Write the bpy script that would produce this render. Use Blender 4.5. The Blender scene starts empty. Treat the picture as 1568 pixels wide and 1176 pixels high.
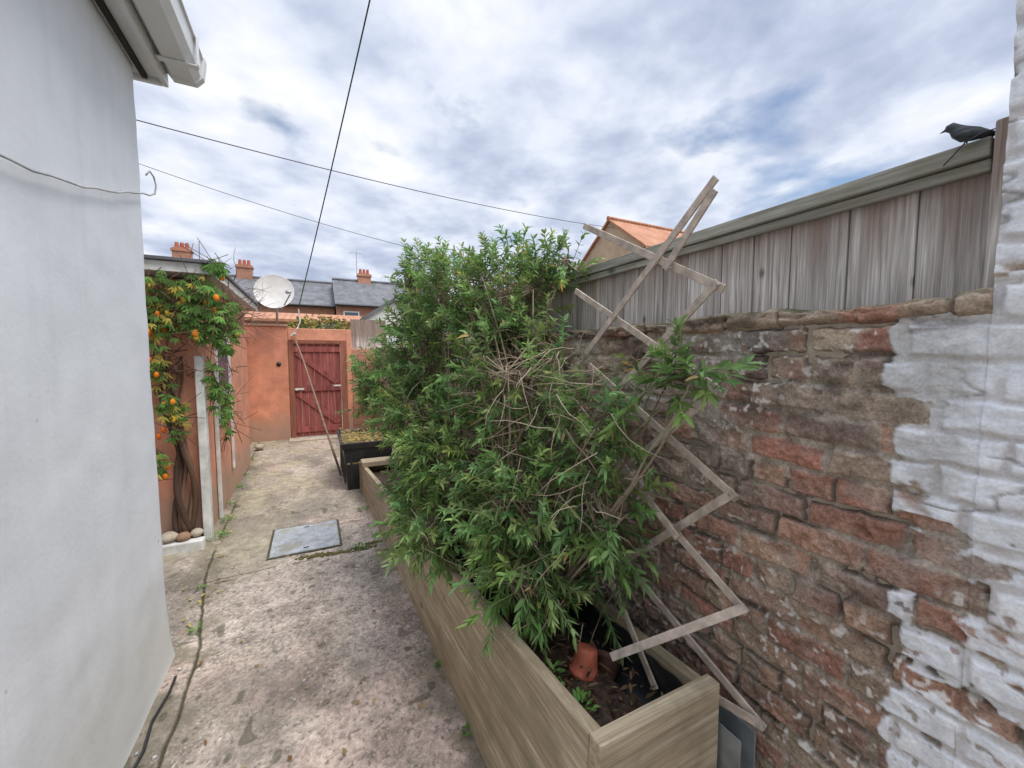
import bpy, bmesh, math, random
import numpy as np
from mathutils import Vector, Matrix
random.seed(7); rng=np.random.default_rng(7)
S=bpy.context.scene; COL=S.collection
# ------------------------------------------------------------------ helpers
def link(o,parent=None):
    COL.objects.link(o)
    if parent: o.parent=parent
    return o
def empty(name,loc=(0,0,0)):
    o=bpy.data.objects.new(name,None); o.empty_display_size=.1
    return link(o)
def fast_mesh(name,V,F,mat,parent=None,smooth=False,col=None):
    V=np.asarray(V,dtype=np.float32); F=np.asarray(F,dtype=np.int32)
    k=F.shape[1]; me=bpy.data.meshes.new(name)
    me.vertices.add(len(V)); me.vertices.foreach_set('co',V.ravel())
    me.loops.add(F.size); me.loops.foreach_set('vertex_index',F.ravel())
    me.polygons.add(len(F)); me.polygons.foreach_set('loop_start',np.arange(len(F),dtype=np.int32)*k)
    try: me.polygons.foreach_set('loop_total',np.full(len(F),k,dtype=np.int32))
    except Exception: pass
    me.polygons.foreach_set('use_smooth',np.full(len(F),smooth))
    if col is not None:
        c=np.ones((len(V),4),dtype=np.float32); c[:,:3]=col
        a=me.color_attributes.new('Col','FLOAT_COLOR','POINT'); a.data.foreach_set('color',c.ravel())
    me.update(calc_edges=True); me.validate()
    if mat: me.materials.append(mat)
    return link(bpy.data.objects.new(name,me),parent)
def grid_faces(a,b):
    i=np.arange(a-1)[:,None]*b+np.arange(b-1)[None]; return np.stack([i,i+1,i+b+1,i+b],-1).reshape(-1,4)
def py_mesh(name,V,F,mat,parent=None,smooth=False,bevel=0,col=None):
    me=bpy.data.meshes.new(name); me.from_pydata([tuple(v) for v in V],[],F); me.update()
    if smooth:
        for p in me.polygons: p.use_smooth=True
    if col is not None:
        c=np.ones((len(V),4),dtype=np.float32); c[:,:3]=np.asarray(col)
        a=me.color_attributes.new('Col','FLOAT_COLOR','POINT'); a.data.foreach_set('color',c.ravel())
    me.materials.append(mat)
    o=link(bpy.data.objects.new(name,me),parent)
    if bevel:
        b=o.modifiers.new('bev','BEVEL'); b.width=bevel; b.segments=2; b.limit_method='ANGLE'
    return o
BF=[(0,3,2,1),(4,5,6,7),(0,1,5,4),(1,2,6,5),(2,3,7,6),(3,0,4,7)]
def box(name,lo,hi,mat,parent=None,bevel=0.004):
    a,b,c=lo; d,e,f=hi
    V=[(a,b,c),(d,b,c),(d,e,c),(a,e,c),(a,b,f),(d,b,f),(d,e,f),(a,e,f)]
    return py_mesh(name,V,BF,mat,parent,bevel=bevel)
class Multi:
    def __init__(s): s.V=[];s.F=[];s.C=[]
    def hexa(s,P,c=None):
        n=len(s.V); s.V+= [tuple(p) for p in P]; s.F+=[tuple(i+n for i in f) for f in BF]
        c=c if c is not None else (random.random(),random.random(),random.random()); s.C+=[c]*8
    def box(s,lo,hi,c=None,j=0):
        a,b,d=lo; e,f,g=hi
        P=[(a,b,d),(e,b,d),(e,f,d),(a,f,d),(a,b,g),(e,b,g),(e,f,g),(a,f,g)]
        P=[tuple(q+random.uniform(-j,j) for q in p) for p in P]
        s.hexa(P,c)
    def beam(s,p0,p1,wv,hv,c=None):
        p0=Vector(p0);p1=Vector(p1);w=Vector(wv)/2;h=Vector(hv)/2
        s.hexa([p0-w-h,p0+w-h,p1+w-h,p1-w-h,p0-w+h,p0+w+h,p1+w+h,p1-w+h],c)
    def tube(s,pts,rad,sides=6,c=None):
        pts=[Vector(p) for p in pts]; n0=len(s.V)
        c=c if c is not None else (random.random(),random.random(),random.random())
        if not hasattr(rad,'__len__'): rad=[rad]*len(pts)
        for i,p in enumerate(pts):
            t=(pts[min(i+1,len(pts)-1)]-pts[max(i-1,0)]).normalized()
            u=t.cross(Vector((0,0,1)) if abs(t.z)<.9 else Vector((1,0,0))).normalized(); v=t.cross(u)
            for k in range(sides):
                a=2*math.pi*k/sides; s.V.append(tuple(p+(u*math.cos(a)+v*math.sin(a))*rad[i])); s.C.append(c)
        for i in range(len(pts)-1):
            for k in range(sides):
                a=n0+i*sides+k; b=n0+i*sides+(k+1)%sides
                s.F.append((a,b,b+sides,a+sides))
        s.F.append(tuple(n0+k for k in range(sides))[::-1]); s.F.append(tuple(n0+(len(pts)-1)*sides+k for k in range(sides)))
    def obj(s,name,mat,parent=None,bevel=0,smooth=False):
        return py_mesh(name,s.V,s.F,mat,parent,smooth,bevel,s.C)
def tube(name,pts,rad,mat,parent=None,sides=8):
    m=Multi(); m.tube(pts,rad,sides); return m.obj(name,mat,parent,smooth=True)
def hsh(xi,yi,seed):
    xi=xi.astype(np.int64); yi=yi.astype(np.int64)
    h=(xi*374761393+yi*668265263+seed*974634777)&0xffffffff
    h=((h^(h>>13))*1274126177)&0xffffffff
    return ((h^(h>>16))&0xffffffff)/4294967296.0
def vn(x,y,seed=0):
    xi=np.floor(x);yi=np.floor(y);fx=x-xi;fy=y-yi
    fx=fx*fx*(3-2*fx);fy=fy*fy*(3-2*fy)
    a=hsh(xi,yi,seed);b=hsh(xi+1,yi,seed);c=hsh(xi,yi+1,seed);d=hsh(xi+1,yi+1,seed)
    return (a*(1-fx)+b*fx)*(1-fy)+(c*(1-fx)+d*fx)*fy
def fbm(x,y,seed=0,o=4):
    s=0;a=.5;t=0
    for i in range(o):
        s=s+a*vn(x,y,seed+i*17); t+=a; a*=.5; x=x*2.03+3.1;y=y*2.03+1.7
    return s/t
def ss(a,b,x):
    t=np.clip((x-a)/(b-a),0,1); return t*t*(3-2*t)
def lerp(a,b,t): return a+(b-a)*t
def A3(*c): return np.array(c)
# ------------------------------------------------------------------ materials
class N:
    def __init__(s,name,rough=.8):
        s.m=bpy.data.materials.new(name); s.m.use_nodes=True; s.nt=s.m.node_tree
        s.b=s.nt.nodes['Principled BSDF']; s.b.inputs['Roughness'].default_value=rough
        s.tc=s.nt.nodes.new('ShaderNodeTexCoord').outputs['Object']
    def L(s,a,b): s.nt.links.new(a,b)
    def mapv(s,scale=(1,1,1),vec=None,rot=(0,0,0)):
        n=s.nt.nodes.new('ShaderNodeMapping'); n.inputs['Scale'].default_value=scale; n.inputs['Rotation'].default_value=rot
        s.L(vec or s.tc,n.inputs['Vector']); return n.outputs[0]
    def noise(s,scale,detail=4,rough=.55,vec=None,dist=0):
        n=s.nt.nodes.new('ShaderNodeTexNoise'); n.inputs['Scale'].default_value=scale; n.inputs['Detail'].default_value=min(detail,3)
        n.inputs['Roughness'].default_value=rough; n.inputs['Distortion'].default_value=dist
        s.L(vec or s.tc,n.inputs['Vector']); return n.outputs['Fac']
    def vor(s,scale,vec=None,out='Distance',feature='F1'):
        n=s.nt.nodes.new('ShaderNodeTexVoronoi'); n.feature=feature; n.inputs['Scale'].default_value=scale
        s.L(vec or s.tc,n.inputs['Vector']); return n.outputs[out]
    def ramp(s,f,stops):
        n=s.nt.nodes.new('ShaderNodeValToRGB'); e=n.color_ramp.elements
        while len(e)<len(stops): e.new(.5)
        for i,(p,c) in enumerate(stops):
            e[i].position=p; e[i].color=(c,c,c,1) if not hasattr(c,'__len__') else (*c[:3],1)
        s.L(f,n.inputs[0]); return n.outputs[0]
    def mix(s,f,a,b,mode='MIX'):
        n=s.nt.nodes.new('ShaderNodeMix'); n.data_type='RGBA'; n.blend_type=mode
        for idx,v in ((0,f),(6,a),(7,b)):
            if isinstance(v,(int,float)): n.inputs[idx].default_value= v if idx==0 else (v,v,v,1)
            elif isinstance(v,tuple): n.inputs[idx].default_value=(*v[:3],1)
            else: s.L(v,n.inputs[idx])
        return n.outputs[2]
    def math(s,op,a,b=None):
        n=s.nt.nodes.new('ShaderNodeMath'); n.operation=op
        for i,v in enumerate((a,b)):
            if v is None: continue
            if isinstance(v,(int,float)): n.inputs[i].default_value=v
            else: s.L(v,n.inputs[i])
        return n.outputs[0]
    def sep(s,vec=None):
        n=s.nt.nodes.new('ShaderNodeSeparateXYZ'); s.L(vec or s.tc,n.inputs[0]); return n.outputs
    def attr(s):
        n=s.nt.nodes.new('ShaderNodeAttribute'); n.attribute_name='Col'; return n.outputs['Color'],n.outputs['Vector']
    def color(s,c):
        if isinstance(c,tuple): s.b.inputs['Base Color'].default_value=(*c[:3],1)
        else: s.L(c,s.b.inputs['Base Color'])
    def bump(s,h,strength=.5,dist=.01):
        n=s.nt.nodes.new('ShaderNodeBump'); n.inputs['Strength'].default_value=strength; n.inputs['Distance'].default_value=dist
        s.L(h,n.inputs['Height']); s.L(n.outputs[0],s.b.inputs['Normal'])
def simple(name,c,rough=.7,metal=0,var=.25,scale=12,bump=.2):
    n=N(name,rough); f=n.noise(scale,3,.6)
    n.color(n.mix(n.ramp(f,[(.35,0),(.7,1)]),tuple(x*(1-var) for x in c),tuple(min(1,x*(1+var)) for x in c)))
    n.b.inputs['Metallic'].default_value=metal
    if bump: n.bump(n.noise(scale*6,2),bump,.004)
    return n.m
def wood(name,c1,c2,axis=1,stain=None,green=0,rough=.85,fine=60,knot=6,hf=.5):
    n=N(name,rough); col,vec=n.attr()
    va=n.nt.nodes.new('ShaderNodeVectorMath'); va.operation='MULTIPLY_ADD'; n.L(vec,va.inputs[0]); va.inputs[1].default_value=(7,5,9); n.L(n.tc,va.inputs[2])
    sc=[fine,fine,fine]; sc[axis]=fine*.035
    g=n.noise(1,3,.6,n.mapv(tuple(sc),va.outputs[0]),.8)
    sf=[fine*3.2]*3; sf[axis]=fine*.07
    g3=n.noise(1,2,.6,n.mapv(tuple(sf),va.outputs[0]))
    sc2=[9,9,9]; sc2[axis]=1.1
    g2=n.noise(1,2,.5,n.mapv(tuple(sc2),va.outputs[0]),1.0)
    c=n.mix(n.ramp(g,[(.34,0),(.64,1)]),c1,c2)
    c=n.mix(hf,c,n.ramp(g3,[(.36,.45),(.60,1.2)]),'MULTIPLY')
    c=n.mix(n.ramp(g2,[(.40,.0),(.68,.6)]),c,tuple(x*.62 for x in c1))
    ks=[knot]*3; ks[axis]=knot*.55
    k=n.vor(1,n.mapv(tuple(ks),va.outputs[0]))
    c=n.mix(n.ramp(k,[(.05,.85),(.12,0)]),c,tuple(x*.25 for x in c1))
    sx=n.sep(vec)
    c=n.mix(.55,c,n.ramp(sx[0],[(0,.45),(1,1.0)]),'MULTIPLY')
    if green: c=n.mix(n.ramp(n.noise(7,3,.7),[(.46,0),(.68,green)]),c,(.21,.19,.105))
    if stain:
        z=n.sep()[2]; f=n.math('ADD',z,n.math('MULTIPLY',n.noise(1,3,.6,n.mapv((14,14,1.0))),.48))
        c=n.mix(n.ramp(n.math('SUBTRACT',f,stain),[(.0,0),(.20,.75)]),c,(.21,.135,.095))
    n.color(c); n.bump(n.mix(.5,g,g3),.7,.005); return n.m
W_plant=wood('planter_timber',(.34,.255,.155),(.56,.46,.325),1,green=.55,hf=.45)
W_plantx=wood('planter_timber_end',(.35,.26,.16),(.57,.47,.33),0,green=.5,hf=.3,fine=45)
W_fence=wood('fence_timber',(.40,.35,.315),(.84,.78,.71),2,stain=2.08,fine=75,knot=9)
W_rail=wood('rail_timber',(.29,.275,.225),(.54,.52,.44),1,green=.4)
W_slat=simple('trellis_timber',(.50,.41,.33),.85,var=.28,scale=22,bump=.4)
W_door=wood('door_paint',(.28,.065,.055),(.46,.14,.12),2)
W_dark=simple('stick_wood',(.19,.13,.085),.85,var=.3,scale=20)
def render_mat(name,c,dirt,low,lo_h=.5,scale=5,var=.1):
    n=N(name,.85); a=n.noise(scale,3,.6); st=n.noise(1,3,.6,n.mapv((14,14,.9)))
    col=n.mix(n.ramp(a,[(.3,0),(.7,1)]),tuple(x*(1-var) for x in c),tuple(min(.9,x*(1+var)) for x in c))
    col=n.mix(n.ramp(st,[(.5,0),(.75,.3)]),col,dirt)
    z=n.sep()[2]
    zz=n.math('ADD',z,n.math('MULTIPLY',n.noise(4,3,.6),-.5))
    col=n.mix(n.ramp(zz,[(-.0,.7),(lo_h,0)]),col,low)
    pit=n.vor(7); col=n.mix(n.math('MULTIPLY',n.ramp(pit,[(.03,1),(.06,0)]),n.ramp(n.noise(3,2),[(.5,0),(.56,.7)])),col,tuple(x*.45 for x in dirt))
    n.color(col); n.bump(n.mix(.6,n.noise(scale*14,3),a),.3,.008); return n.m
M_white=render_mat('white_render',(.77,.79,.83),(.64,.67,.69),(.54,.54,.50),.35,3,.05)
M_orange=render_mat('orange_render',(.64,.285,.175),(.43,.21,.14),(.33,.25,.19),.3,5,.2)
M_upvc=simple('white_upvc',(.74,.75,.76),.35,var=.06,scale=4,bump=0)
M_dgap=simple('dark_gap',(.03,.03,.03),.9)
M_black=simple('black_plastic',(.022,.023,.025),.4,var=.3,bump=.1)
M_cable=simple('cable_rubber',(.02,.02,.022),.5,bump=0)
M_cablew=simple('cable_white',(.5,.5,.5),.5,bump=0)
M_soil=simple('soil',(.06,.038,.025),1,var=.6,scale=40,bump=1)
M_terra=simple('terracotta',(.42,.11,.06),.75,var=.25,scale=30)
M_galv=simple('galvanised_steel',(.38,.42,.43),.45,metal=.6,var=.25,scale=9)
M_dish=simple('dish_paint',(.62,.6,.56),.5,var=.1,scale=6)
M_slate=simple('slate_roof',(.13,.13,.14),.7,var=.3,scale=2)
M_whitep=simple('old_white_paint',(.66,.66,.62),.7,var=.2,scale=9)
M_stone=simple('pale_stone',(.42,.36,.28),.9,var=.25,scale=20)
M_dirt=simple('crack_dirt',(.09,.085,.045),1,var=.5,scale=30,bump=1)
n=N('manhole_cover_concrete',.85); a=n.noise(9,3,.7); b=n.noise(90,3,.6)
c=n.mix(n.ramp(a,[(.35,0),(.65,1)]),(.30,.31,.32),(.46,.49,.51)); c=n.mix(.5,c,n.ramp(b,[(.35,.5),(.65,1.3)]),'MULTIPLY')
c=n.mix(n.ramp(n.noise(5,3,.7),[(.52,0),(.62,.6)]),c,(.26,.24,.16)); n.color(c); n.bump(b,.5,.004); M_cover=n.m
def attrmat(name,rough=.85,bumps=.5,bscale=140,fine=.5,translucent=0,lum=False):
    n=N(name,rough); n.nt.nodes.remove(n.b); n.b=n.nt.nodes.new('ShaderNodeBsdfDiffuse'); out=n.nt.nodes['Material Output']; n.L(n.b.outputs[0],out.inputs[0])
    col,vec=n.attr(); ci=n.b.inputs['Color']
    if fine:
        f=n.noise(bscale,3,.65); fac=fine
        if lum:
            bw=n.nt.nodes.new('ShaderNodeRGBToBW'); n.L(col,bw.inputs[0]); fac=n.ramp(bw.outputs[0],[(.35,fine),(.6,fine*.35)])
        n.L(n.mix(fac,col,n.ramp(f,[(.3,.45),(.7,1.5)]),'MULTIPLY'),ci)
        if bumps: n.bump(f,bumps,.004)
    else: n.L(col,ci)
    if translucent:
        t=n.nt.nodes.new('ShaderNodeBsdfTranslucent'); n.L(col,t.inputs['Color'])
        mx=n.nt.nodes.new('ShaderNodeMixShader'); mx.inputs[0].default_value=translucent
        n.L(n.b.outputs[0],mx.inputs[1]); n.L(t.outputs[0],mx.inputs[2]); n.L(mx.outputs[0],out.inputs[0])
    return n.m
M_brickwall=attrmat('old_brick',.92,.4,160,.6,lum=True)
M_conc=attrmat('concrete',.92,.6,230,.55)
M_leaf=attrmat('leaf',.5,0,60,0,.3)
M_twig=attrmat('twig_bark',.9,.3,120,.4)
M_attr=attrmat('mixed_debris',.85,.2,80,.3)
def brick_far(name,c1,c2):
    n=N(name,.9); t=n.nt.nodes.new('ShaderNodeTexBrick')
    v=n.sep(); cb=n.nt.nodes.new('ShaderNodeCombineXYZ'); n.L(n.math('ADD',v[0],v[1]),cb.inputs[0]); n.L(v[2],cb.inputs[1])
    n.L(cb.outputs[0],t.inputs['Vector']); t.inputs['Scale'].default_value=1; t.inputs['Brick Width'].default_value=.225; t.inputs['Row Height'].default_value=.075
    t.inputs['Mortar Size'].default_value=.008; t.inputs['Color1'].default_value=(*c1,1); t.inputs['Color2'].default_value=(*c2,1); t.inputs['Mortar'].default_value=(.35,.29,.23,1)
    c=n.mix(.5,t.outputs['Color'],n.ramp(n.noise(2,3,.7),[(.3,.6),(.7,1.3)]),'MULTIPLY'); n.color(c); n.bump(t.outputs['Fac'],-.3,.01); return n.m
M_bfar=brick_far('house_brick',(.42,.17,.10),(.5,.22,.13))
n=N('orange_roof_tile',.85); w=n.nt.nodes.new('ShaderNodeTexWave'); w.inputs['Scale'].default_value=1.1; w.wave_type='BANDS'; w.bands_direction='X'; n.L(n.tc,w.inputs[0])
c=n.mix(n.ramp(n.noise(1.2,3,.7),[(.3,0),(.7,1)]),(.36,.15,.08),(.54,.27,.16)); c=n.mix(.5,c,n.ramp(w.outputs['Fac'],[(0,.6),(.5,1)]),'MULTIPLY'); n.color(c); n.bump(w.outputs['Fac'],.6,.05); M_tile=n.m
M_glass=simple('window_glass',(.12,.15,.18),.08,var=.2,bump=0)
# ------------------------------------------------------------------ leaves builder
def leaf_mesh(name,P,D,Nn,Ls,Ws,C,mat,parent=None,droop=.15,fold=.25):
    P=np.asarray(P);D=np.asarray(D);Nn=np.asarray(Nn);Ls=np.asarray(Ls)[:,None];Ws=np.asarray(Ws)[:,None];C=np.asarray(C)
    D=D/np.linalg.norm(D,axis=1,keepdims=True); R=np.cross(D,Nn); R/=np.linalg.norm(R,axis=1,keepdims=True)+1e-9
    U=np.cross(R,D)
    dn=np.array([[0,0,-1.]])
    def pt(s,w,up): return P+D*Ls*s+R*Ws*w+U*Ws*up+dn*Ls*droop*s*s
    V=np.stack([pt(0,0,0),pt(.3,-.45,fold),pt(.3,0,0),pt(.3,.45,fold),pt(.66,-.36,fold),pt(.66,0,0),pt(.66,.36,fold),pt(1,0,0)],1)
    n=len(P); base=(np.arange(n)*8)[:,None,None]
    T=np.array([[0,2,1],[0,3,2],[1,2,5],[1,5,4],[2,3,6],[2,6,5],[4,5,7],[5,6,7]])[None]+base
    Cc=np.repeat(C,8,axis=0)
    return fast_mesh(name,V.reshape(-1,3),T.reshape(-1,3),mat,parent,True,Cc)
def rv(n): 
    v=rng.normal(size=(n,3)); return v/np.linalg.norm(v,axis=1,keepdims=True)
# ------------------------------------------------------------------ ground
box('ground',(-300,-300,-.3),(300,300,-.03),simple('earth_ground',(.16,.14,.09),1,var=.3,scale=.4),bevel=0)
def joint(X,Y):
    xs=np.interp(Y,[-2,2.55,2.95,3.4,4.0,5,6.5,9.5],[-.50,-.60,-.66,-.74,-.78,-.80,-.88,-.98])+.02*(fbm(Y*9,Y*0,301,3)-.5)
    return np.abs(X-xs)
def concfield(X,Y):
    big=fbm(X*1.3,Y*1.3,201,4); mid=fbm(X*5,Y*5,202,5); fine=fbm(X*70,Y*70,203,3); med=fbm(X*19,Y*19,204,3)
    c=lerp(A3(.32,.275,.23),A3(.47,.395,.335),ss(.35,.65,big)[...,None])
    c=lerp(c,A3(.49,.365,.31),(ss(.5,.68,fbm(X*1.7+3,Y*1.7,205,4))*.55)[...,None])
    c=c*(1-.28*ss(.50,.70,mid))[...,None]
    c=c*(.50+1.0*fine)[...,None]*(.72+.56*med)[...,None]
    agg=ss(.70,.80,fbm(X*95,Y*95,206,2)); c=lerp(c,A3(.62,.56,.48),(agg*.7)[...,None])
    agd=ss(.70,.80,fbm(X*80+9,Y*80,207,2)); c=lerp(c,A3(.12,.10,.085),(agd*.7)[...,None])
    jd=joint(X,Y)
    ym=ss(3.0,4.3,Y+.8*(fbm(X*2,Y*2,208,3)-.5)); mm=ss(.36,.62,fbm(X*3.2,Y*2.4,209,5))
    c=lerp(c,A3(.35,.31,.215)*(.6+.8*med)[...,None],(ym*(.2+.5*mm))[...,None])
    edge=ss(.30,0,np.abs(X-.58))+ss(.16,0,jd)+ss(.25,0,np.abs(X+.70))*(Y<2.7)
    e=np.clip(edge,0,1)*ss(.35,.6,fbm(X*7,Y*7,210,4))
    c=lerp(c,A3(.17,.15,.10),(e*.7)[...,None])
    st=ss(.58,.70,fbm(X*2.2,Y*1.4,211,5)); c=lerp(c,A3(.18,.16,.135),(st*.45)[...,None])
    wet=ss(.55,.70,fbm(X*1.3+5,Y*.9,212,4)); c=c*(1-.25*wet)[...,None]
    dots=ss(.84,.88,vn(X*17,Y*17,213))*ss(.5,.6,fbm(X*2,Y*2,214,2)); c=lerp(c,A3(.08,.075,.05),(dots*.6)[...,None])
    jt=ss(.011,.003,jd)*ss(.25,.45,fbm(Y*3,X*0,215,2)); c=lerp(c,A3(.06,.055,.03),(jt*.9)[...,None])
    cr2=ss(.010,.003,np.abs(Y-3.40-.06*(X+.74)-.03*(fbm(X*7,X*0,216,3)-.5)))*(X<-.3)*(X>-.74); c=lerp(c,A3(.07,.06,.04),(cr2*.85)[...,None])
    cr3=ss(.012,.004,np.abs(Y-6.1-.03*(fbm(X*7,X*0,217,3)-.5))); c=lerp(c,A3(.09,.08,.05),(cr3*.7)[...,None])
    Z=.014*(fbm(X*1.5,Y*1.5,3)-.5)+.008*(mid-.5)+.005*(fine-.5)-.010*jt-.006*cr2-.006*cr3+.003*agg
    return Z,np.clip(c,.01,.8)
def conc_patch(name,x0,x1,y0,y1,res,parent):
    nx=int((x1-x0)/res)+1; ny=int((y1-y0)/res)+1
    Y,X=np.meshgrid(np.linspace(y0,y1,ny),np.linspace(x0,x1,nx),indexing='ij'); Z,c=concfield(X,Y)
    return fast_mesh(name,np.stack([X,Y,Z],-1).reshape(-1,3),grid_faces(ny,nx),M_conc,parent,True,c.reshape(-1,3))
cp=empty('concrete_path')
conc_patch('near_slab',-.95,.75,.9,4.0,.004,cp)
conc_patch('far_slab',-1.4,1.25,4.0,9.2,.009,cp)
conc_patch('side_slab',-3.2,-.95,.9,4.4,.03,cp)
conc_patch('rear_slab',-1.4,1.25,-1.5,.9,.02,cp)
mh=empty('manhole_cover')
box('lid',(-.36,3.57,-.01),(.155,4.13,.018),M_cover,mh,.006)
m=Multi()
for lo,hi in (((-.378,3.552,-.01),(.173,3.566,.012)),((-.378,4.134,-.01),(.173,4.148,.012)),((-.378,3.567,-.01),(-.364,4.133,.012)),((.159,3.567,-.01),(.173,4.133,.012))): m.box(lo,hi)
m.obj('frame',M_dirt,mh)
m=Multi(); m.box((-.12,3.62,.018),(-.08,3.632,.022)); m.box((-.12,4.06,.018),(-.08,4.072,.022)); m.obj('lifting_slots',M_dgap,mh)
# ------------------------------------------------------------------ brick garden wall
WX=1.2
def brickfield(Y,Z,house=False):
    y=Y+.016*(fbm(Y*7,Z*7,11,3)-.5)+.010*(fbm(Y*40,Z*40,13,3)-.5)
    z=Z+.030*(fbm(Y*1.4,Z*1.8,21,2)-.5)+.014*(fbm(Y*9,Z*9,22,2)-.5)+.010*(fbm(Y*40,Z*40,23,3)-.5)
    ch=.076; row=np.floor(z/ch); fz=z/ch-row
    hd=(row%4==0); Lb=np.where(hd,.112,.205)
    off=np.where(hd,0,np.where(row%2==0,.10,0))+.07*hsh(row,row*0,5)
    q=(y+off)/Lb; colm=np.floor(q); fy=q-colm
    r1=hsh(row,colm,1);r2=hsh(row,colm,2);r3=hsh(row,colm,3);r4=hsh(row,colm,4)
    dy=np.minimum(fy,1-fy)*Lb; dz=np.minimum(fz,1-fz)*ch
    d=np.minimum(dy,dz)-.006-.010*(fbm(Y*20,Z*20,31,3)-.45)-.006*(r4-.5)
    n1=fbm(Y*28,Z*28,42,4); n2=fbm(Y*90,Z*90,43,3)
    br=ss(-.003,.006,d)
    ero=fbm(Y*4,Z*5,41,4)
    spall=(r3<.16)*ss(.35,.6,fbm(Y*14,Z*14,44,3))
    h=br*(.0075+.010*(r1-.5))+.012*(ero-.5)+.011*(n1-.5)+.005*(n2-.5)-.010*spall*br
    chips=ss(.58,.70,fbm(Y*15,Z*19,46,3)); h-=.007*chips
    deep=(1-br)*ss(.54,.66,fbm(Y*4,Z*9,47,3)); h-=.016*deep
    pal=np.array([[.31,.16,.115],[.35,.20,.14],[.25,.155,.12],[.37,.235,.16],[.20,.14,.115],[.34,.155,.11],[.32,.22,.16],[.35,.265,.19]])
    bc=pal[(r2*8).astype(int)%8]
    mort=lerp(A3(.27,.22,.175),A3(.43,.375,.305),fbm(Y*9,Z*9,51,4)[...,None])
    bc=lerp(bc,A3(.28,.195,.15),(ss(.4,.65,fbm(Y*17,Z*17,53,4))*.55)[...,None])
    c=lerp(mort,bc,(br*.94)[...,None])
    sm=ss(.46,.62,fbm(Y*5+9,Z*8,52,5))*.52; c=lerp(c,mort*.9,sm[...,None])
    c=c*(.60+.80*n1)[...,None]*(.72+.56*n2)[...,None]
    c=lerp(c,A3(.38,.20,.14),(spall*.5*br)[...,None])
    top=ss(1.30,1.66,Z+.28*(fbm(Y*5,Z*5,61,3)-.5))
    c=lerp(c,c*A3(.92,.90,.90),top[...,None]); c=lerp(c,A3(.48,.41,.30),(top*ss(.52,.64,fbm(Y*7,Z*13,62,4))*.6)[...,None])
    c=lerp(c,A3(.06,.05,.047),(ss(1.25,1.68,Z)*ss(.58,.70,fbm(Y*8,Z*14,63,4))*.75)[...,None])
    c=lerp(c,A3(.07,.055,.045),(deep*.65)[...,None])
    grime=ss(.5,.68,fbm(Y*2.1,Z*2.6,68,4)); c=c*(1-.2*grime)[...,None]
    fl=ss(.68,.75,fbm(Y*60,Z*60,64,2))*ss(.36,.54,fbm(Y*2.3,Z*2.9,65,3)); c=lerp(c,A3(.62,.58,.53),(fl*.85)[...,None])
    bloom=ss(.60,.72,fbm(Y*3.1+7,Z*4.2,69,5)); c=lerp(c,A3(.44,.42,.38),(bloom*.35)[...,None])
    gr=ss(.52,.7,fbm(Y*3,Z*3,66,4))*ss(.9,0.1,Z); c=lerp(c,A3(.19,.19,.135),(gr*.4)[...,None])
    Yb=.405+.09*(r1-.5)*br+.08*(fbm(Y*12,Z*12,71,4)-.5)+.08*(fbm(Y*2,Z*2,74,2)-.5)
    paint=ss(.005,-.005,Y-Yb)
    flake=np.maximum((r2<.10)*ss(.40,.47,fbm(Y*12,Z*20,72,4)),ss(.60,.64,fbm(Y*9+4,Z*16,73,5)))
    flake=np.maximum(flake,ss(.70,.74,fbm(Y*34,Z*46,80,3))*.8)
    flake=flake*np.where(Z>1.25,np.maximum(ss(.60,.66,fbm(Y*6,Z*7,79,3)),.0),1)
    paint=paint*(1-flake); thin=ss(.9,1.5,Z)*ss(.27,.33,Y)
    wc=A3(.71,.72,.735)*(.80+.34*n1)[...,None]
    wc=lerp(wc,A3(.44,.43,.41),(thin*.8*ss(.33,.56,fbm(Y*18,Z*30,75,4)))[...,None])
    wc=lerp(wc,A3(.42,.38,.35),((1-br)*.6*ss(.35,.6,n1))[...,None])
    wc=lerp(wc,A3(.48,.475,.46),(ss(.5,.7,fbm(Y*6,Z*9,81,4))*.4)[...,None])
    c=lerp(c,wc,paint[...,None])
    hp=br*(.007+.008*(r1-.5))+.012*(ero-.5)+.009*(n1-.5)+.003*(n2-.5)+.002
    h=h*(1-paint)+hp*paint
    cr=ss(.030,.0,np.abs(fbm(Y*5,Z*13,76,4)-.5))*paint*ss(.45,.55,fbm(Y*4,Z*4,77,2)); c=lerp(c,A3(.24,.22,.21),(cr*.7)[...,None]); h-=.004*cr
    return h,np.clip(c*1.14,.01,.85)
def wall_patch(name,y0,y1,z0,z1,res,parent,x0=WX):
    ny=int((y1-y0)/res);nz=int((z1-z0)/res)
    Y,Zz=np.meshgrid(np.linspace(y0,y1,ny),np.linspace(z0,z1,nz),indexing='ij')
    h,c=brickfield(Y,Zz)
    return fast_mesh(name,np.stack([x0-h,Y,Zz],-1).reshape(-1,3),grid_faces(ny,nz),M_brickwall,parent,True,c.reshape(-1,3))
gw=empty('brick_garden_wall')
wall_patch('near_face',.275,1.7,-.02,1.71,.0032,gw)
wall_patch('far_face',1.7,8.9,-.02,1.71,.012,gw)
box('core',(WX+.014,.28,-.02),(WX+.215,8.9,1.70),M_stone,gw,0)
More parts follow.
